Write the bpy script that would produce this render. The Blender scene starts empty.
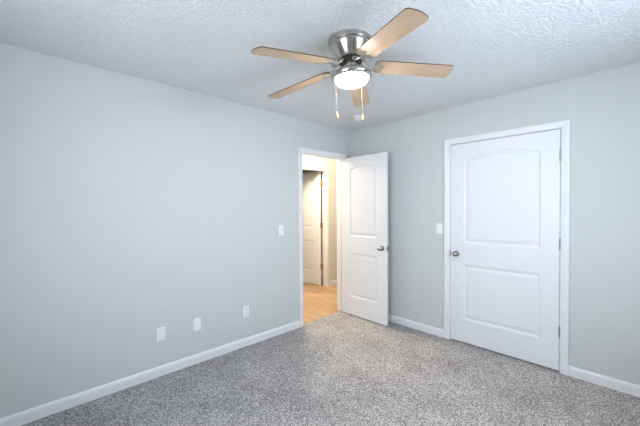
import bpy, math, random
from mathutils import Vector, Matrix

random.seed(7)
PI = math.pi
sc = bpy.context.scene
COL = sc.collection

# ------------------------------------------------------------ camera
yaw, pitch, roll = math.radians(46.3355), math.radians(-0.89), math.radians(-0.315)
F = Vector((math.cos(yaw)*math.cos(pitch), math.sin(yaw)*math.cos(pitch), math.sin(pitch)))
R0 = Vector((math.sin(yaw), -math.cos(yaw), 0)); U0 = R0.cross(F)
R = R0*math.cos(roll) + U0*math.sin(roll); U = U0*math.cos(roll) - R0*math.sin(roll)
cam_d = bpy.data.cameras.new('camera'); cam_d.sensor_width = 36; cam_d.lens = 310.6/640*36
cam_d.clip_start = 0.02
cam = bpy.data.objects.new('camera', cam_d); COL.objects.link(cam)
M = Matrix((R, U, -F)).transposed().to_4x4(); M.translation = Vector((-3.2461, -2.7934, 1.3952))
cam.matrix_world = M
sc.camera = cam

# ------------------------------------------------------------ world, lights, exposure
w = bpy.data.worlds.new('sky'); sc.world = w; w.use_nodes = True
w.node_tree.nodes['Background'].inputs[0].default_value = (0.55, 0.72, 1.0, 1)
w.node_tree.nodes['Background'].inputs[1].default_value = 0.8

def area(name, loc, rot, sx, sy, watts, col):
    d = bpy.data.lights.new(name, 'AREA'); d.shape = 'RECTANGLE'; d.size = sx; d.size_y = sy
    d.energy = watts; d.color = col
    o = bpy.data.objects.new(name, d); COL.objects.link(o); o.location = loc; o.rotation_euler = rot
    return o
area('daylight_back', (-4.05, -1.75, 1.45), (0, -PI/2-0.50, 0), 1.5, 1.5, 38, (0.89, 0.935, 1.0))      # beyond the window in the back wall
area('daylight_side', (-1.60, -3.60, 1.45), (PI/2+0.50, 0, 0), 1.7, 1.5, 45, (0.66, 0.82, 1.0))      # beyond the window in the side wall
hl = bpy.data.lights.new('hall_lamp_light', 'POINT'); hl.energy = 66; hl.color = (1.0, 0.82, 0.60); hl.shadow_soft_size = 0.10
ho = bpy.data.objects.new('hall_lamp_light', hl); COL.objects.link(ho); ho.location = (-0.32, 0.78, 2.28)
LAMP_STRENGTH = 70.0
LAMP_COLOR = (1.0, 0.965, 0.91)

vs = sc.view_settings
vs.view_transform = 'Standard'; vs.look = 'None'; vs.gamma = 1; vs.use_curve_mapping = False
vs.exposure = 0.61

# ------------------------------------------------------------ materials
def mat(name, col, rough=0.5, metal=0.0, **kw):
    m = bpy.data.materials.new(name); m.use_nodes = True
    b = m.node_tree.nodes['Principled BSDF']
    b.inputs['Base Color'].default_value = (*col, 1); b.inputs['Roughness'].default_value = rough
    b.inputs['Metallic'].default_value = metal
    for k, v in kw.items(): b.inputs[k.replace('_', ' ')].default_value = v
    return m
def nd(m, t, **kw):
    n = m.node_tree.nodes.new(t)
    for k, v in kw.items():
        if k in n.inputs: n.inputs[k].default_value = v
        else: setattr(n, k, v)
    return n
def lk(m, a, ao, b, bi): m.node_tree.links.new(a.outputs[ao], b.inputs[bi])
def bumped(m, scale, strength, dist, detail=3, ramp=None, rough=0.5):
    tc = nd(m, 'ShaderNodeTexCoord'); no = nd(m, 'ShaderNodeTexNoise', Scale=scale, Detail=detail, Roughness=rough)
    bu = nd(m, 'ShaderNodeBump', Strength=strength, Distance=dist)
    lk(m, tc, 'Object', no, 'Vector')
    if ramp:
        cr = nd(m, 'ShaderNodeValToRGB'); cr.color_ramp.elements[0].position = ramp[0]; cr.color_ramp.elements[1].position = ramp[1]
        lk(m, no, 'Fac', cr, 'Fac'); lk(m, cr, 'Color', bu, 'Height')
    else: lk(m, no, 'Fac', bu, 'Height')
    lk(m, bu, 'Normal', m.node_tree.nodes['Principled BSDF'], 'Normal')
    return tc, no, bu

m_wall = mat('grey wall paint', (0.615, 0.630, 0.612), 0.65); bumped(m_wall, 70, 0.25, 0.004, 3)
m_hallwall = mat('pale hall paint', (0.70, 0.69, 0.66), 0.65); bumped(m_hallwall, 70, 0.25, 0.004, 3)
m_ceil = mat('stomped white ceiling', (0.90, 0.905, 0.91), 0.8); bumped(m_ceil, 50, 0.78, 0.0125, 4, (0.42, 0.62), 0.6)
m_trim = mat('white trim paint', (0.80, 0.81, 0.82), 0.35)
m_door = mat('white door paint', (0.80, 0.81, 0.83), 0.38)
m_plate = mat('white plastic', (0.86, 0.86, 0.85), 0.35)
m_slot = mat('dark slot', (0.05, 0.05, 0.05), 0.6)
m_nickel = mat('satin nickel', (0.42, 0.39, 0.35), 0.16, 1.0)
m_hinge = mat('hinge nickel', (0.42, 0.41, 0.40), 0.4, 1.0)
m_brass = mat('aged brass', (0.55, 0.42, 0.22), 0.35, 1.0)
m_iron = mat('brushed bracket nickel', (0.62, 0.58, 0.52), 0.3, 1.0)
m_motor = mat('dark motor steel', (0.06, 0.045, 0.035), 0.45, 0.6)
m_brush = mat('brushed nickel', (0.52, 0.50, 0.47), 0.24, 1.0, Anisotropic=0.9, Anisotropic_Rotation=0.25)
tg = nd(m_brush, 'ShaderNodeTangent', direction_type='RADIAL', axis='Z'); lk(m_brush, tg, 'Tangent', m_brush.node_tree.nodes['Principled BSDF'], 'Tangent')
m_edge = mat('dark blade edge', (0.10, 0.055, 0.03), 0.5)
m_fob = mat('wooden fob', (0.34, 0.20, 0.07), 0.5)
m_chain = mat('bead chain', (0.22, 0.15, 0.07), 0.6, 0.0)

# carpet: fine twisted pile in mixed greys with trodden patches
m_carpet = mat('grey carpet', (0.4, 0.4, 0.4), 0.95); b = m_carpet.node_tree.nodes['Principled BSDF']
b.inputs['Specular IOR Level'].default_value = 0.1
tc = nd(m_carpet, 'ShaderNodeTexCoord')
n1 = nd(m_carpet, 'ShaderNodeTexNoise', Scale=85.0, Detail=3.0, Roughness=0.7); lk(m_carpet, tc, 'Object', n1, 'Vector')
vo = nd(m_carpet, 'ShaderNodeTexVoronoi', Scale=145.0); lk(m_carpet, tc, 'Object', vo, 'Vector')
sp = nd(m_carpet, 'ShaderNodeSeparateColor'); m_carpet.node_tree.links.new(vo.outputs['Color'], sp.inputs[0])
ad = nd(m_carpet, 'ShaderNodeMix', data_type='FLOAT'); ad.inputs[0].default_value = 0.45
m_carpet.node_tree.links.new(n1.outputs['Fac'], ad.inputs[2]); m_carpet.node_tree.links.new(sp.outputs[0], ad.inputs[3])
n2 = nd(m_carpet, 'ShaderNodeTexNoise', Scale=2.6, Detail=3.0, Roughness=0.6); lk(m_carpet, tc, 'Object', n2, 'Vector')
r1 = nd(m_carpet, 'ShaderNodeValToRGB')
e = r1.color_ramp.elements; e[0].position = 0.27; e[0].color = (0.175, 0.168, 0.168, 1); e[1].position = 0.72; e[1].color = (0.68, 0.65, 0.65, 1)
q = e.new(0.5); q.color = (0.35, 0.335, 0.33, 1)
m_carpet.node_tree.links.new(ad.outputs[0], r1.inputs['Fac'])
r2 = nd(m_carpet, 'ShaderNodeValToRGB')
e = r2.color_ramp.elements; e[0].position = 0.35; e[0].color = (0.80, 0.80, 0.80, 1); e[1].position = 0.62; e[1].color = (1, 1, 1, 1)
lk(m_carpet, n2, 'Fac', r2, 'Fac')
mx = nd(m_carpet, 'ShaderNodeMix', data_type='RGBA', blend_type='MULTIPLY'); mx.inputs[0].default_value = 1
m_carpet.node_tree.links.new(r1.outputs['Color'], mx.inputs[6]); m_carpet.node_tree.links.new(r2.outputs['Color'], mx.inputs[7])
m_carpet.node_tree.links.new(mx.outputs[2], b.inputs['Base Color'])
bu = nd(m_carpet, 'ShaderNodeBump', Strength=0.5, Distance=0.008); lk(m_carpet, n1, 'Fac', bu, 'Height'); lk(m_carpet, bu, 'Normal', b, 'Normal')

# oak planks running away from the doorway
m_oak = mat('oak planks', (0.5, 0.3, 0.15), 0.32); b = m_oak.node_tree.nodes['Principled BSDF']
tc = nd(m_oak, 'ShaderNodeTexCoord'); mp = nd(m_oak, 'ShaderNodeMapping'); mp.inputs['Rotation'].default_value = (0, 0, PI/2)
lk(m_oak, tc, 'Object', mp, 'Vector')
br = nd(m_oak, 'ShaderNodeTexBrick', Scale=1.0)
br.inputs['Brick Width'].default_value = 1.2; br.inputs['Row Height'].default_value = 0.085; br.inputs['Mortar Size'].default_value = 0.0012
br.inputs['Color1'].default_value = (0.60, 0.42, 0.245, 1); br.inputs['Color2'].default_value = (0.46, 0.30, 0.165, 1); br.inputs['Mortar'].default_value = (0.2, 0.11, 0.05, 1)
lk(m_oak, mp, 'Vector', br, 'Vector')
mp2 = nd(m_oak, 'ShaderNodeMapping'); mp2.inputs['Scale'].default_value = (40, 2.5, 1); lk(m_oak, tc, 'Object', mp2, 'Vector')
gn = nd(m_oak, 'ShaderNodeTexNoise', Scale=1.0, Detail=4.0); lk(m_oak, mp2, 'Vector', gn, 'Vector')
gr = nd(m_oak, 'ShaderNodeValToRGB'); gr.color_ramp.elements[0].position = 0.3; gr.color_ramp.elements[0].color = (0.72, 0.66, 0.6, 1); gr.color_ramp.elements[1].position = 0.6
lk(m_oak, gn, 'Fac', gr, 'Fac')
mx = nd(m_oak, 'ShaderNodeMix', data_type='RGBA', blend_type='MULTIPLY'); mx.inputs[0].default_value = 1
m_oak.node_tree.links.new(br.outputs['Color'], mx.inputs[6]); m_oak.node_tree.links.new(gr.outputs['Color'], mx.inputs[7])
m_oak.node_tree.links.new(mx.outputs[2], b.inputs['Base Color'])

# maple fan blades (grain along the blade's own x axis)
m_blade = mat('maple blade', (0.6, 0.45, 0.3), 0.42); b = m_blade.node_tree.nodes['Principled BSDF']
tc = nd(m_blade, 'ShaderNodeTexCoord'); mp = nd(m_blade, 'ShaderNodeMapping'); mp.inputs['Scale'].default_value = (5, 75, 1); lk(m_blade, tc, 'Object', mp, 'Vector')
gn = nd(m_blade, 'ShaderNodeTexNoise', Scale=1.0, Detail=5.0); lk(m_blade, mp, 'Vector', gn, 'Vector')
gr = nd(m_blade, 'ShaderNodeValToRGB'); e = gr.color_ramp.elements
e[0].position = 0.3; e[0].color = (0.44, 0.30, 0.19, 1); e[1].position = 0.65; e[1].color = (0.56, 0.40, 0.27, 1)
lk(m_blade, gn, 'Fac', gr, 'Fac'); lk(m_blade, gr, 'Color', b, 'Base Color')

# lit opal glass bowl
m_bowl = mat('lit opal glass', (0.95, 0.93, 0.9), 0.25)
b = m_bowl.node_tree.nodes['Principled BSDF']; b.inputs['Emission Color'].default_value = (*LAMP_COLOR, 1); b.inputs['Emission Strength'].default_value = LAMP_STRENGTH
# window pane
m_pane = bpy.data.materials.new('window glass'); m_pane.use_nodes = True; nt = m_pane.node_tree; nt.nodes.clear()
out = nt.nodes.new('ShaderNodeOutputMaterial'); ms = nt.nodes.new('ShaderNodeMixShader'); tr = nt.nodes.new('ShaderNodeBsdfTransparent'); gl = nt.nodes.new('ShaderNodeBsdfGlossy')
gl.inputs['Roughness'].default_value = 0.02; ms.inputs[0].default_value = 0.06
nt.links.new(tr.outputs[0], ms.inputs[1]); nt.links.new(gl.outputs[0], ms.inputs[2]); nt.links.new(ms.outputs[0], out.inputs[0])
m_ground = mat('lawn outside', (0.12, 0.2, 0.06), 0.9)

# ------------------------------------------------------------ mesh helpers
class MB:
    def __init__(s): s.v = []; s.f = []; s.mi = []
    def add(s, vs, fs, mi=0):
        n = len(s.v); s.v += [tuple(p) for p in vs]; s.f += [tuple(i+n for i in f) for f in fs]; s.mi += [mi]*len(fs); return s
    def box(s, a, b, mi=0, M=None):
        x0, y0, z0 = a; x1, y1, z1 = b
        vs = [(x0,y0,z0),(x1,y0,z0),(x1,y1,z0),(x0,y1,z0),(x0,y0,z1),(x1,y0,z1),(x1,y1,z1),(x0,y1,z1)]
        if M: vs = [M @ Vector(p) for p in vs]
        return s.add(vs, [(0,3,2,1),(4,5,6,7),(0,1,5,4),(1,2,6,5),(2,3,7,6),(3,0,4,7)], mi)
    def lathe(s, prof, n=48, M=None, mi=0):        # prof: (r, z) list about z
        vs = []; fs = []; k = len(prof)
        for i in range(n):
            a = 2*PI*i/n
            for r, z in prof: vs.append(Vector((r*math.cos(a), r*math.sin(a), z)))
        for i in range(n):
            j = (i+1) % n
            for q in range(k-1):
                fs.append((i*k+q, j*k+q, j*k+q+1, i*k+q+1))
        if M: vs = [M @ p for p in vs]
        return s.add(vs, fs, mi)
    def tube(s, pts, rad, n=10, mi=0):
        pts = [Vector(p) for p in pts]; rr = rad if isinstance(rad, list) else [rad]*len(pts)
        vs = []; fs = []; up = Vector((0, 0, 1))
        for i, p in enumerate(pts):
            t = (pts[min(i+1, len(pts)-1)] - pts[max(i-1, 0)]).normalized()
            u = up if abs(t.z) < 0.95 else Vector((1, 0, 0))
            a = t.cross(u).normalized(); b = a.cross(t)
            for j in range(n):
                q = 2*PI*j/n; vs.append(p + (a*math.cos(q) + b*math.sin(q))*rr[i])
        for i in range(len(pts)-1):
            for j in range(n):
                k = (j+1) % n; fs.append((i*n+j, i*n+k, (i+1)*n+k, (i+1)*n+j))
        fs.append(tuple(range(n))[::-1]); fs.append(tuple((len(pts)-1)*n+j for j in range(n)))
        return s.add(vs, fs, mi)
    def prism(s, poly, z0, z1, mi=0, side_mi=None, M=None):
        n = len(poly); vs = [Vector((x, y, z0)) for x, y in poly] + [Vector((x, y, z1)) for x, y in poly]
        if M: vs = [M @ p for p in vs]
        s.add(vs, [tuple(range(n))[::-1], tuple(range(n, 2*n))], mi)
        m = len(s.v) - 2*n; sm = mi if side_mi is None else side_mi
        for i in range(n):
            j = (i+1) % n; s.f.append((m+i, m+j, m+n+j, m+n+i)); s.mi.append(sm)
        return s
    def build(s, name, mats, parent=None, smooth=False, bevel=0, angle=35):
        import bmesh
        me = bpy.data.meshes.new(name); me.from_pydata(s.v, [], s.f)
        mats = mats if isinstance(mats, (list, tuple)) else [mats]
        for m in mats: me.materials.append(m)
        me.polygons.foreach_set('material_index', s.mi)
        bm = bmesh.new(); bm.from_mesh(me)
        bmesh.ops.remove_doubles(bm, verts=bm.verts, dist=1e-6)
        bmesh.ops.recalc_face_normals(bm, faces=bm.faces)
        if smooth:
            for f in bm.faces: f.smooth = True
            for ed in bm.edges:
                if len(ed.link_faces) == 2 and ed.calc_face_angle(0) > math.radians(angle): ed.smooth = False
        bm.to_mesh(me); bm.free()
        o = bpy.data.objects.new(name, me); COL.objects.link(o)
        if parent: o.parent = parent
        if bevel:
            md = o.modifiers.new('bevel', 'BEVEL'); md.width = bevel; md.segments = 2; md.limit_method = 'ANGLE'
        return o
def tag(o, label, cat, group=None, kind=None):
    o['label'] = label; o['category'] = cat
    if group: o['group'] = group
    if kind: o['kind'] = kind
    return o
def empty(name, loc, rz=0):
    o = bpy.data.objects.new(name, None); COL.objects.link(o); o.location = loc; o.rotation_euler = (0, 0, rz); o.empty_display_size = 0.1
    return o

# ------------------------------------------------------------ the room shell
H = 2.44
XB, YS = -3.75, -3.30                     # the two walls behind the camera
T = 0.12
HEAD = 2.05
def wall_x(mb, y0, y1, xa, xb, holes, zt=H):         # wall along x; holes (x0,x1,z0,z1)
    xs = xa
    for h0, h1, z0, z1 in sorted(holes):
        mb.box((xs, y0, 0), (h0, y1, zt))
        if z0 > 0: mb.box((h0, y0, 0), (h1, y1, z0))
        mb.box((h0, y0, z1), (h1, y1, zt)); xs = h1
    mb.box((xs, y0, 0), (xb, y1, zt)); return mb
def wall_y(mb, x0, x1, ya, yb, holes, zt=H):
    ys = ya
    for h0, h1, z0, z1 in sorted(holes):
        mb.box((x0, ys, 0), (x1, h0, zt))
        if z0 > 0: mb.box((x0, h0, 0), (x1, h1, z0))
        mb.box((x0, h0, z1), (x1, h1, zt)); ys = h1
    mb.box((x0, ys, 0), (x1, yb, zt)); return mb

EX0, EX1 = -0.862, -0.147                  # clear opening of the entry doorway
CY0, CY1 = -2.302, -1.379                  # clear opening of the closet doorway
HX0, HX1 = -0.130, 0.640; HY = 1.12; HT = 0.095      # doorway across the hall
J = 0.019                                  # jamb board
WIN_B = (-2.35, -1.15, 0.95, 2.10)         # window in the back wall (y range, z range)
WIN_S = (-2.30, -0.90, 0.95, 2.10)         # window in the side wall (x range)

def S(o, label, cat): return tag(o, label, cat, kind='structure')
S(wall_x(MB(), 0, T, XB-T, 0, [(EX0-J, EX1+J, 0, HEAD+J)]).build('wall_left', m_wall), 'long light grey painted wall with the switch and three outlet plates', 'wall')
S(wall_y(MB(), 0, T, YS-T, T, [(CY0-J, CY1+J, 0, HEAD+J)]).build('wall_right', m_wall), 'light grey painted wall around the closed white door', 'wall')
S(wall_y(MB(), XB-T, XB, YS-T, 0, [WIN_B]).build('wall_back', m_wall), 'grey wall with a window opposite the closed door', 'wall')
S(wall_x(MB(), YS-T, YS, XB, 0, [WIN_S]).build('wall_front', m_wall), 'grey wall with a window opposite the long blank wall', 'wall')
S(MB().box((XB-T, YS-T, -0.1), (0.0, 0.055, 0.0)).build('floor', m_carpet), 'grey speckled carpet covering the bedroom floor', 'floor')
S(MB().box((XB-T, YS-T, H), (T, T, H+0.1)).build('ceiling', m_ceil), 'white textured bedroom ceiling', 'ceiling')

# hallway and the rooms beyond
S(MB().box((-2.2, 0.055, -0.1), (2.6, 3.4, 0.0)).build('floor_hall', m_oak), 'honey oak plank floor of the hallway beyond the doorway', 'floor')
S(MB().box((-2.2, T, H), (2.6, 3.4, H+0.1)).build('ceiling_hall', m_ceil), 'white ceiling of the hallway', 'ceiling')
S(wall_x(MB(), HY, HY+HT, -2.2, 2.6, [(HX0-J, HX1+J, 0, HEAD+J)]).build('wall_hall', m_hallwall), 'pale hallway wall around the half open door', 'wall')
S(MB().box((-2.2, T, 0), (-2.1, HY, H)).build('wall_hall_end', m_hallwall), 'end wall of the hallway on its near side', 'wall')
S(MB().box((2.5, T, 0), (2.6, HY, H)).build('wall_hall_far', m_hallwall), 'end wall of the hallway on its far side', 'wall')
S(MB().box((T, 0.02, 0), (2.6, T, H)).build('wall_hall_side', m_hallwall), 'hallway wall continuing past the bedroom corner', 'wall')
fr = MB(); fr.box((-1.4, HY+HT, 0), (-1.3, 3.4, H)); fr.box((1.2, HY+HT, 0), (1.3, 3.4, H)); fr.box((-1.3, 3.3, 0), (1.2, 3.4, H))
S(fr.build('wall_dark_room', m_hallwall), 'walls of the unlit room beyond the hallway', 'wall')
cl = MB(); cl.box((T, -2.75, 0), (0.78, -2.65, H)); cl.box((T, -1.05, 0), (0.78, -0.95, H)); cl.box((0.70, -2.65, 0), (0.78, -1.05, H)); cl.box((T, -2.65, H), (0.70, -1.05, H+.1))
S(cl.build('wall_closet', m_hallwall), 'inside walls of the closet behind the closed door', 'wall')
S(MB().box((0.0, -2.75, -0.1), (0.78, -0.95, 0.0)).build('floor_closet', m_carpet), 'carpeted closet floor behind the closed door', 'floor')
S(MB().box((-14, -16, -0.6), (XB-T-0.01, 10, -0.5)).build('ground', m_ground), 'lawn outside the window', 'ground')

# ---- casings, jambs
PROF = [(0, 0), (0, 0.008), (0.004, 0.0105), (0.012, 0.0105), (0.018, 0.013), (0.040, 0.0165), (0.052, 0.0165), (0.057, 0.013), (0.057, 0)]
def casing(name, a, b, zt, M, label, wid=0.057):
    """M maps local (along the wall, out of the wall, up) to the room."""
    mb = MB(); k = len(PROF); vs = []
    for st in range(4):
        for pw, pt in PROF:
            pw *= wid/0.057
            x = a - pw if st < 2 else b + pw; z = 0 if st in (0, 3) else zt + pw
            vs.append(M @ Vector((x, pt, z)))
    fs = [(s_*k+i, s_*k+(i+1) % k, (s_+1)*k+(i+1) % k, (s_+1)*k+i) for s_ in range(3) for i in range(k)]
    fs += [tuple(range(k))[::-1], tuple(range(3*k, 4*k))]
    mb.add(vs, fs)
    return S(mb.build(name, m_trim), label, 'trim')
def jamb(name, a, b, zt, d0, d1, stop0, M, label):
    mb = MB()
    mb.box((a-J, d0, 0), (a, d1, zt+J), M=M); mb.box((b, d0, 0), (b+J, d1, zt+J), M=M); mb.box((a, d0, zt), (b, d1, zt+J), M=M)
    s0, s1 = stop0
    mb.box((a, s0, 0), (a+0.010, s1, zt), M=M); mb.box((b-0.010, s0, 0), (b, s1, zt), M=M); mb.box((a+0.010, s0, zt-0.010), (b-0.010, s1, zt), M=M)
    return S(mb.build(name, m_trim), label, 'trim')
def frame(ax, ay, o):       # columns: along, out, up
    return Matrix(((ax[0], ay[0], 0, o[0]), (ax[1], ay[1], 0, o[1]), (0, 0, 1, 0), (0, 0, 0, 1)))
M_E = frame((1, 0), (0, -1), (0, 0)); M_EH = frame((1, 0), (0, 1), (0, T))
M_C = frame((0, 1), (-1, 0), (0, 0)); M_H = frame((1, 0), (0, -1), (0, HY)); M_HB = frame((1, 0), (0, 1), (0, HY+HT))
rv = 0.006
casing('trim_1', EX0-rv, EX1+rv, HEAD+0.004, M_E, 'white casing around the open doorway to the hallway')
casing('trim_2', EX0-rv, EX1+rv, HEAD+0.004, M_EH, 'white casing on the hallway side of the open doorway')
jamb('trim_3', EX0, EX1, HEAD, 0, -T, (-0.040, -0.072), M_E, 'white jamb lining of the open doorway')
casing('trim_4', CY0-rv, CY1+rv, HEAD+0.004, M_C, 'white casing around the closed door')
jamb('trim_5', CY0, CY1, HEAD, 0, -T, (-0.040, -0.072), M_C, 'white jamb lining of the closed door')
casing('trim_6', HX0-rv, HX1+rv, HEAD+0.004, M_H, 'white casing of the doorway across the hall', 0.050)
casing('trim_7', HX0-rv, HX1+rv, HEAD+0.004, M_HB, 'white casing on the dark room side of the far doorway', 0.050)
jamb('trim_8', HX0, HX1, HEAD, 0, -HT, (-0.025, -0.055), M_H, 'white jamb lining of the doorway across the hall')
S(MB().box((EX0, 0.045, -0.002), (EX1, 0.075, 0.004)).build('trim_9', m_oak, bevel=0.002), 'thin oak strip where the carpet meets the planks', 'trim')

# ---- baseboards
BP = [(0, 0), (0.013, 0), (0.013, 0.058), (0.0105, 0.070), (0.006, 0.080), (0.004, 0.083), (0, 0.083)]
def base(name, a, b, M, label):
    k = len(BP); vs = [M @ Vector((x, t, z)) for x in (a, b) for t, z in BP]
    fs = [(i, (i+1) % k, k+(i+1) % k, k+i) for i in range(k)] + [tuple(range(k))[::-1], tuple(range(k, 2*k))]
    return S(MB().add(vs, fs).build(name, m_trim), label, 'baseboard')
cw = 0.057 + rv
base('baseboard_left', XB, EX0-cw, M_E, 'white baseboard along the long blank wall')
base('baseboard_corner', EX1+cw, 0, M_E, 'short white baseboard between the doorway and the corner')
base('baseboard_right', CY1+cw, -0.013, M_C, 'white baseboard between the corner and the closed door')
base('baseboard_far', YS, CY0-cw, M_C, 'white baseboard past the hinge side of the closed door')
base('baseboard_back', YS, 0, frame((0, 1), (1, 0), (XB, 0)), 'white baseboard under the back window')
base('baseboard_front', XB, 0, frame((1, 0), (0, 1), (0, YS)), 'white baseboard under the side window')
base('baseboard_hall', HX1+rv+0.050, 2.5, M_H, 'white baseboard of the hallway beyond the far doorway')
base('baseboard_hall_near', -2.1, HX0-rv-0.050, M_H, 'white baseboard of the hallway before the far doorway')

# ---- windows behind the camera
def window(name, a, b, z0, z1, M, label):
    root = MB(); c = 0.05
    root.box((a, -0.10, z0), (a+c, -0.03, z1), M=M).box((b-c, -0.10, z0), (b, -0.03, z1), M=M)
    root.box((a+c, -0.10, z0), (b-c, -0.03, z0+c), M=M).box((a+c, -0.10, z1-c), (b-c, -0.03, z1), M=M)
    zm = (z0+z1)/2; root.box((a+c, -0.09, zm-0.022), (b-c, -0.04, zm+0.022), M=M)
    w_ = S(root.build(name, m_trim), label, 'window')
    MB().box((a+c, -0.068, z0+c), (b-c, -0.064, zm-0.022), M=M).box((a+c, -0.068, zm+0.022), (b-c, -0.064, z1-c), M=M).build('pane', m_pane, w_)
    MB().box((a-0.03, -0.03, z0-0.02), (b+0.03, 0.03, z0), M=M).build('window_sill', m_trim, w_)
window('window_1', *WIN_B, frame((0, 1), (1, 0), (XB, 0)), 'white sash window in the wall opposite the closed door')
window('window_2', *WIN_S, frame((1, 0), (0, 1), (0, YS)), 'white sash window in the wall opposite the long wall')

# ------------------------------------------------------------ two panel plank doors
def door_height(x, z, w_, h):
    x0, x1 = 0.135, w_-0.135
    def prof(d):
        if d <= 0: return 0.0
        if d < 0.010: return -0.0085*(d/0.010)
        if d < 0.020: return -0.0085
        if d < 0.046: return -0.0085 + 0.0060*(d-0.020)/0.026
        return -0.0025
    u = (x - (x0+x1)/2)/((x1-x0)/2)
    ztop = h - (0.101 + 0.070*u*u if w_ > 0.8 else 0.118 + 0.034*u*u)
    sx = min(x-x0, x1-x)
    d1 = min(sx, z-1.022, ztop-z)
    d2 = min(sx, z-0.238, 0.797-z)
    d = max(d1, d2); y = prof(d)
    if d > 0.040:
        n = 6 if w_ > 0.8 else 5
        pw = (x1-x0-0.08)/n; q = (x-x0-0.04)/pw; fq = abs(q-round(q))*pw
        if 0.3 < q < n-0.3 and fq < 0.0045: y -= 0.0020*(1-fq/0.0045)
    return y
def make_leaf(w_, h, t):
    def axis(L, st): n = max(1, round(L/st)); return [L*i/n for i in range(n+1)]
    xs = axis(w_, 0.0045); zs = axis(h, 0.0075); nx, nz = len(xs), len(zs)
    vs = []; fs = []
    for side in (0, 1):
        for z in zs:
            for x in xs:
                d = door_height(x, z, w_, h); vs.append((x, t+d if side else -d, z))
    for side in (0, 1):
        o = side*nx*nz
        for j in range(nz-1):
            for i in range(nx-1):
                q = (o+j*nx+i, o+j*nx+i+1, o+(j+1)*nx+i+1, o+(j+1)*nx+i)
                fs.append(q if side == 0 else q[::-1])
    N = nx*nz
    for i in range(nx-1):
        fs.append((i, N+i, N+i+1, i+1)); a = (nz-1)*nx; fs.append((a+i, a+i+1, N+a+i+1, N+a+i))
    for j in range(nz-1):
        fs.append((j*nx, (j+1)*nx, N+(j+1)*nx, N+j*nx)); a = nx-1; fs.append((j*nx+a, N+j*nx+a, N+(j+1)*nx+a, (j+1)*nx+a))
    return MB().add(vs, fs)
KNOB = [(0.0001, 0), (0.031, 0), (0.032, 0.003), (0.029, 0.007), (0.016, 0.010), (0.012, 0.016), (0.0115, 0.030), (0.014, 0.036), (0.022, 0.042),
        (0.0265, 0.050), (0.0265, 0.057), (0.023, 0.064), (0.014, 0.069), (0.0001, 0.0705)]
def make_door(name, w_, loc, rz, pin, swing, label, latch=True, m_h=None):
    """Local x runs from the hinge edge to the latch edge, y through the leaf. pin = +1: knuckles beyond the y = t face.
    swing = how far it stands open (radians, signed), to seat the fixed hinge plates back on the jamb."""
    t, h = 0.035, 2.033
    d = make_leaf(w_, h, t).build(name, m_door, smooth=True, angle=50)
    d.location = (*loc, 0.012); d.rotation_euler = (0, 0, rz)
    S(d, label, 'door')
    kx, kz = w_-0.060, 0.905
    for side in (0, 1):
        Mx = Matrix.Translation((kx, t if side else 0, kz)) @ Matrix.Rotation(-PI/2 if side else PI/2, 4, 'X')
        k = MB().lathe(KNOB, 36, Mx).build('door_knob', m_nickel, d, smooth=True, angle=40)
        Mb = Matrix.Translation((kx, (t+0.0706) if side else -0.0706, kz)) @ Matrix.Rotation(-PI/2 if side else PI/2, 4, 'X')
        MB().lathe([(0.0001, 0), (0.004, 0), (0.004, 0.0035), (0.0001, 0.0035)], 16, Mb).build('lock_button', m_nickel, k, smooth=True)
    lp = MB().box((w_-0.0005, 0.005, kz-0.028), (w_+0.0012, t-0.005, kz+0.028)).box((w_+0.0012, 0.012, kz-0.010), (w_+0.007, t-0.012, kz+0.010))
    if latch: lp.build('latch_plate', m_nickel, d)
    py = t+0.004 if pin > 0 else -0.004; px = -0.003
    for hz in (1.818, 1.072, 0.330):
        mb = MB()
        for q in range(5):      # five knuckles and two finials
            a = hz-0.045+q*0.018; mb.lathe([(0.0001, a+.0004), (0.0062, a+.0004), (0.0066, a+.002), (0.0066, a+.016), (0.0062, a+.0176), (0.0001, a+.0176)], 14, Matrix.Translation((px, py, 0)))
        for zz, sg in ((hz+0.045, 1), (hz-0.045, -1)):
            mb.lathe([(0.0050, zz), (0.0055, zz+sg*.003), (0.003, zz+sg*.006), (0.0001, zz+sg*.0065)], 14, Matrix.Translation((px, py, 0)))
        y0, y1 = (0.004, t+0.002) if pin > 0 else (-0.002, t-0.004)
        mb.box((-0.0022, y0, hz-0.045), (-0.0002, y1, hz+0.045))
        RM = Matrix.Translation((px, py, 0)) @ Matrix.Rotation(swing, 4, 'Z') @ Matrix.Translation((-px, -py, 0))
        mb.box((-0.0048, y0, hz-0.045), (-0.0026, y1, hz+0.045), M=RM)
        mb.build('hinge', m_h or m_hinge, d, smooth=True, angle=40)
    return d
make_door('door_1', 0.702, (-0.1835, -0.011), -PI/2-math.radians(0.8), 1, math.radians(-89.2), 'white two panel door standing open into the bedroom')
make_door('door_2', 0.917, (0.0365, CY0+0.003), PI/2, 1, 0, 'closed white two panel door with three hinges and a nickel knob')
MB().box((0.9175, 0.020, 0.870), (0.9225, 0.0400, 0.935)).build('strike_plate', m_hinge, bpy.data.objects['door_2'])
a3 = math.radians(101)
make_door('door_3', 0.752, (HX1-0.018, HY+HT+0.016), a3, -1, math.radians(79), 'white panel door swung into the dark room across the hall', m_h=m_brass)

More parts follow.
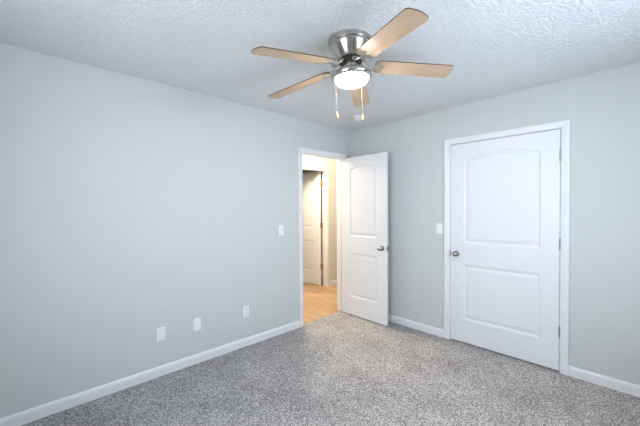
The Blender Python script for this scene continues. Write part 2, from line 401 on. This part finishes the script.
# ------------------------------------------------------------ switches, outlets, blank plates
def rrect(w_, h, r, n=5):
    p = []
    for cx, cy, a0 in ((w_/2-r, h/2-r, 0), (-w_/2+r, h/2-r, 90), (-w_/2+r, -h/2+r, 180), (w_/2-r, -h/2+r, 270)):
        for i in range(n+1):
            a = math.radians(a0+90*i/n); p.append((cx+r*math.cos(a), cy+r*math.sin(a)))
    return p
def plate_mb():            # local: x along the wall, y out of the wall, z up
    Mx = Matrix.Rotation(PI/2, 4, 'X')       # prism z -> -y, so extrude negative
    mb = MB(); A = rrect(0.070, 0.1145, 0.004); B = rrect(0.064, 0.1085, 0.003); n = len(A)
    vs = [(x, 0, z) for x, z in A] + [(x, 0.003, z) for x, z in A] + [(x, 0.006, z) for x, z in B]
    fs = [tuple(range(n)), tuple(range(2*n, 3*n))[::-1]]
    for i in range(n):
        j = (i+1) % n; fs += [(i, j, n+j, n+i), (n+i, n+j, 2*n+j, 2*n+i)]
    return mb.add(vs, fs)
def screw(parent, z, y=0.006):
    Mx = Matrix.Translation((0, y, z)) @ Matrix.Rotation(-PI/2, 4, 'X')
    MB().lathe([(0.0001, 0), (0.0034, 0), (0.003, 0.0010), (0.0001, 0.0013)], 14, Mx).build('screw', m_plate, parent, smooth=True)
def wall_plate(name, kind, loc, rz, label, cat, group=None):
    p = plate_mb().build(name, m_plate, smooth=True, angle=30); p.location = loc; p.rotation_euler = (0, 0, rz)
    tag(p, label, cat, group)
    if kind == 'switch':
        screw(p, 0.030); screw(p, -0.030)
        tb = MB().box((-0.0055, 0.0055, -0.0125), (0.0055, 0.0075, 0.0125))
        tb.box((-0.004, 0.003, -0.005), (0.004, 0.017, 0.005), M=Matrix.Rotation(math.radians(28), 4, 'X'))
        tb.build('toggle', m_plate, p, bevel=0.0008)
    elif kind == 'outlet':
        screw(p, 0.0)
        for s_ in (1, -1):
            poly = [(0.0165*math.cos(a)*1.0, max(-0.0135, min(0.0135, 0.0165*math.sin(a)))) for a in [2*PI*i/32 for i in range(32)]]
            vs = [(x, 0.0055, z+s_*0.0195) for x, z in poly] + [(x, 0.0080, z+s_*0.0195) for x, z in poly]; n = 32
            r = MB().add(vs, [tuple(range(n)), tuple(range(n, 2*n))[::-1]] + [(i, (i+1) % n, n+(i+1) % n, n+i) for i in range(n)]).build('receptacle', m_plate, p)
            sl = MB(); c = s_*0.0195
            sl.box((-0.0075, 0.0078, c-0.001), (-0.0055, 0.0083, c+0.008)); sl.box((0.0055, 0.0078, c), (0.0075, 0.0083, c+0.007))
            sl.lathe([(0.0001, 0), (0.0025, 0), (0.0025, 0.0005), (0.0001, 0.0005)], 12, Matrix.Translation((0, 0.0078, c-0.007)) @ Matrix.Rotation(-PI/2, 4, 'X'))
            sl.build('slot', m_slot, r)
    else:
        screw(p, 0.042); screw(p, -0.042)
        MB().box((-0.0165, 0.0055, -0.033), (0.0165, 0.0072, 0.033)).build('insert', m_plate, p, bevel=0.0008)
    return p
wall_plate('light_switch', 'switch', (-1.180, -0.0002, 1.153), PI, 'white toggle light switch on the long wall beside the open doorway', 'light switch')
wall_plate('light_switch', 'switch', (-0.0002, -1.259, 1.167), PI/2, 'white toggle light switch beside the closed door, near its knob', 'light switch')
wall_plate('power_outlet', 'outlet', (-1.629, -0.0002, 0.350), PI, 'white duplex power outlet low on the wall, closest to the doorway', 'outlet')
wall_plate('blank_wall_plate', 'blank', (-2.126, -0.0002, 0.351), PI, 'white wall plate low on the wall, between the power outlet and another plate', 'wall plate')
wall_plate('blank_wall_plate', 'blank', (-2.429, -0.0002, 0.346), PI, 'white wall plate low on the wall, the one farthest from the doorway', 'wall plate')

# ------------------------------------------------------------ smoke detector
sd = MB().lathe([(0.0001, 0), (0.070, 0), (0.070, -0.010), (0.066, -0.014), (0.064, -0.030), (0.056, -0.037), (0.030, -0.040), (0.0001, -0.040)], 40).build('smoke_detector', m_plate, smooth=True)
sd.location = (-0.451, -0.506, H-0.0003); tag(sd, 'round white smoke detector on the ceiling near the room corner', 'smoke detector')
MB().lathe([(0.0001, -0.0395), (0.010, -0.0395), (0.009, -0.0425), (0.0001, -0.043)], 20).build('test_button', m_plate, sd, smooth=True)
vt = MB()
for i in range(20):
    vt.box((0.0640, -0.005, -0.027), (0.0660, 0.005, -0.018), M=Matrix.Rotation(2*PI*i/20, 4, 'Z'))
vt.build('vent', m_slot, sd)

# ------------------------------------------------------------ ceiling fan
FX, FY = -1.751, -1.505
fan = empty('ceiling_fan', (FX, FY, H)); tag(fan, 'brushed nickel flush mount ceiling fan with five maple blades and lit bowl', 'ceiling fan')
fan.matrix_world = Matrix.Translation((FX, FY, H)) @ Matrix.Rotation(0.049, 4, Vector((-0.031, -0.038, 0)).normalized())      # hangs a little out of plumb
def z(v): return v - H
MB().lathe([(0.0001, 0.008), (0.134, 0.008), (0.137, 0.004), (0.137, -0.026), (0.134, -0.030), (0.129, -0.032), (0.129, -0.038), (0.126, -0.046),
            (0.116, -0.064), (0.100, -0.088), (0.088, -0.106), (0.081, -0.113), (0.070, -0.116), (0.0001, -0.116)], 96).build('motor_housing', m_brush, fan, smooth=True)
MB().lathe([(0.0001, -0.116), (0.062, -0.116), (0.068, -0.120), (0.068, -0.138), (0.062, -0.143), (0.0001, -0.143)], 48).build('motor_hub', m_motor, fan, smooth=True)
MB().lathe([(0.0001, -0.143), (0.044, -0.143), (0.044, -0.180), (0.0001, -0.180)], 48).build('switch_housing', m_brush, fan, smooth=True)
MB().lathe([(0.0001, -0.176), (0.050, -0.176), (0.060, -0.178), (0.084, -0.183), (0.106, -0.192), (0.121, -0.203), (0.127, -0.211), (0.128, -0.220), (0.125, -0.228), (0.118, -0.234),
            (0.108, -0.237), (0.104, -0.234), (0.098, -0.206), (0.0001, -0.190)], 72).build('light_pan', m_brush, fan, smooth=True)
bowl = [(0.1055*math.cos(a)**0.85, -0.235 - 0.046*math.sin(a)) for a in [PI/2*i/20 for i in range(20)]] + [(0.0001, -0.281)]
MB().lathe(bowl, 64).build('glass_bowl', m_bowl, fan, smooth=True)

def blade_mb():
    r0, r1 = 0.148, 0.653; t = 0.006; top = []
    def hw(x):
        q = (x-r0)/(r1-r0); return 0.0590 + 0.0065*min(1, q*1.15)
    pts = []
    n = 24
    for i in range(n+1):
        x = r0 + (r1-0.030-r0)*i/n
        y = hw(x)
        if x < r0+0.030: y = hw(r0+0.030)*(0.62+0.38*math.sqrt(max(0, 1-((r0+0.030-x)/0.030)**2)))
        pts.append((x, y))
    rc = 0.024; xc = r1-0.008-rc; ce = hw(xc)
    pts = [p for p in pts if p[0] <= xc+1e-6]
    for i in range(0, 8):
        a = math.radians(80)*i/7; pts.append((xc+rc*math.sin(a), ce-rc*(1-math.cos(a))))
    x2, y2 = pts[-1]
    for i in range(1, 6): q = i/5; pts.append((x2+(r1-x2)*(1-(1-q)**2), y2*(1-q)))
    low = [(x, -y) for x, y in pts[:-1]][::-1]
    return MB().prism(pts+low, -t/2, t/2, 0, 1)
def iron_mb():      # in the blade's own frame (pitched with it)
    mb = MB()
    plate = [(0.140, 0.008), (0.150, 0.020), (0.162, 0.038), (0.176, 0.042), (0.182, 0.034), (0.176, 0.022), (0.188, 0.010), (0.206, 0.010), (0.213, 0.0)]
    mb.prism(plate + [(x, -y) for x, y in plate[:-1]][::-1], -0.0075, -0.0032)
    return mb
def arm_mb():
    mb = MB()
    for s_ in (1, -1):
        P = [(0.060, 0.008*s_, -0.130), (0.074, 0.020*s_, -0.132), (0.088, 0.032*s_, -0.146), (0.104, 0.036*s_, -0.162), (0.122, 0.028*s_, -0.170), (0.138, 0.014*s_, -0.168), (0.152, 0.008*s_, -0.167)]
        Q = []
        for i in range(len(P)-1):
            for q in range(4):
                t = q/4; p0, p1, p2, p3 = [Vector(P[max(0, min(len(P)-1, i+k))]) for k in (-1, 0, 1, 2)]
                Q.append(0.5*((2*p1)+(p2-p0)*t+(2*p0-5*p1+4*p2-p3)*t*t+(3*p1-p0-3*p2+p3)*t**3))
        Q.append(Vector(P[-1])); mb.tube(Q, 0.0048, 10)
    mb.prism([(0.052, -0.016), (0.072, -0.016), (0.078, 0), (0.072, 0.016), (0.052, 0.016)], -0.134, -0.126)
    return mb
bm_, im_, am_ = blade_mb(), iron_mb(), arm_mb()
az0 = math.radians(31.3); PITCH = -0.176
offs = [0.020, 0.030, -0.089, 0.011, 0.028]      # the blades are not perfectly evenly set
first = None
for k in range(5):
    a = az0 + k*2*PI/5 + offs[k]
    Mz = Matrix.Rotation(a, 4, 'Z')
    M_arm = Mz
    Mb = Mz @ Matrix.Translation((0.1, 0, -0.155)) @ Matrix.Rotation(0.089, 4, 'Y') @ Matrix.Translation((-0.1, 0, 0)) @ Matrix.Rotation(PITCH, 4, 'X')
    if first is None:
        bl = bm_.build('blade', [m_blade, m_edge], fan); ir = im_.build('blade_bracket', m_iron, bl, bevel=0.001); ar = am_.build('bracket_arm', m_iron, bl, smooth=True)
        sw = [MB().lathe([(0.0001, -0.0075), (0.0045, -0.0075), (0.004, -0.0095), (0.0001, -0.0105)], 14, Matrix.Translation((x, y, 0))).build('screw', m_iron, bl, smooth=True)
              for x, y in ((0.170, 0.032), (0.170, -0.032), (0.200, 0.0))]
        first = [bl, ir, ar] + sw
    else:
        cp = [o.copy() for o in first]
        for o in cp: COL.objects.link(o)
        bl, ir, ar = cp[:3]
        bl.parent = fan
        for o in cp[1:]: o.parent = bl
    bl.matrix_local = Mb
    ar.matrix_local = Mb.inverted() @ M_arm
# pull chains hang from the rim of the light pan, one each side
FOB = [(0.0001, 0), (0.0022, -0.001), (0.003, -0.006), (0.0055, -0.016), (0.0078, -0.028), (0.0078, -0.036), (0.0055, -0.043), (0.0001, -0.046)]
lat = Vector((math.sin(yaw), -math.cos(yaw), 0)); fwd = Vector((math.cos(yaw), math.sin(yaw), 0))
for s_, ln in ((-1, 0.190), (1, 0.215)):
    p = lat*0.084*s_ - lat*0.012 + fwd*0.085
    ch = MB(); n = 46; top = -0.216
    ch.tube([(p.x, p.y, top), (p.x, p.y, top-ln)], 0.0005, 6)
    for i in range(n):
        zz = top - ln*(i+0.5)/n
        ch.lathe([(0.0001, zz+0.0015), (0.0008, zz+0.001), (0.0011, zz), (0.0008, zz-0.001), (0.0001, zz-0.0015)], 6, Matrix.Translation((p.x, p.y, 0)))
    co = ch.build('pull_chain', m_chain, fan, smooth=True)
    MB().lathe([(r, q+top-ln) for r, q in FOB], 20, Matrix.Translation((p.x, p.y, 0))).build('fob', m_fob, co, smooth=True)
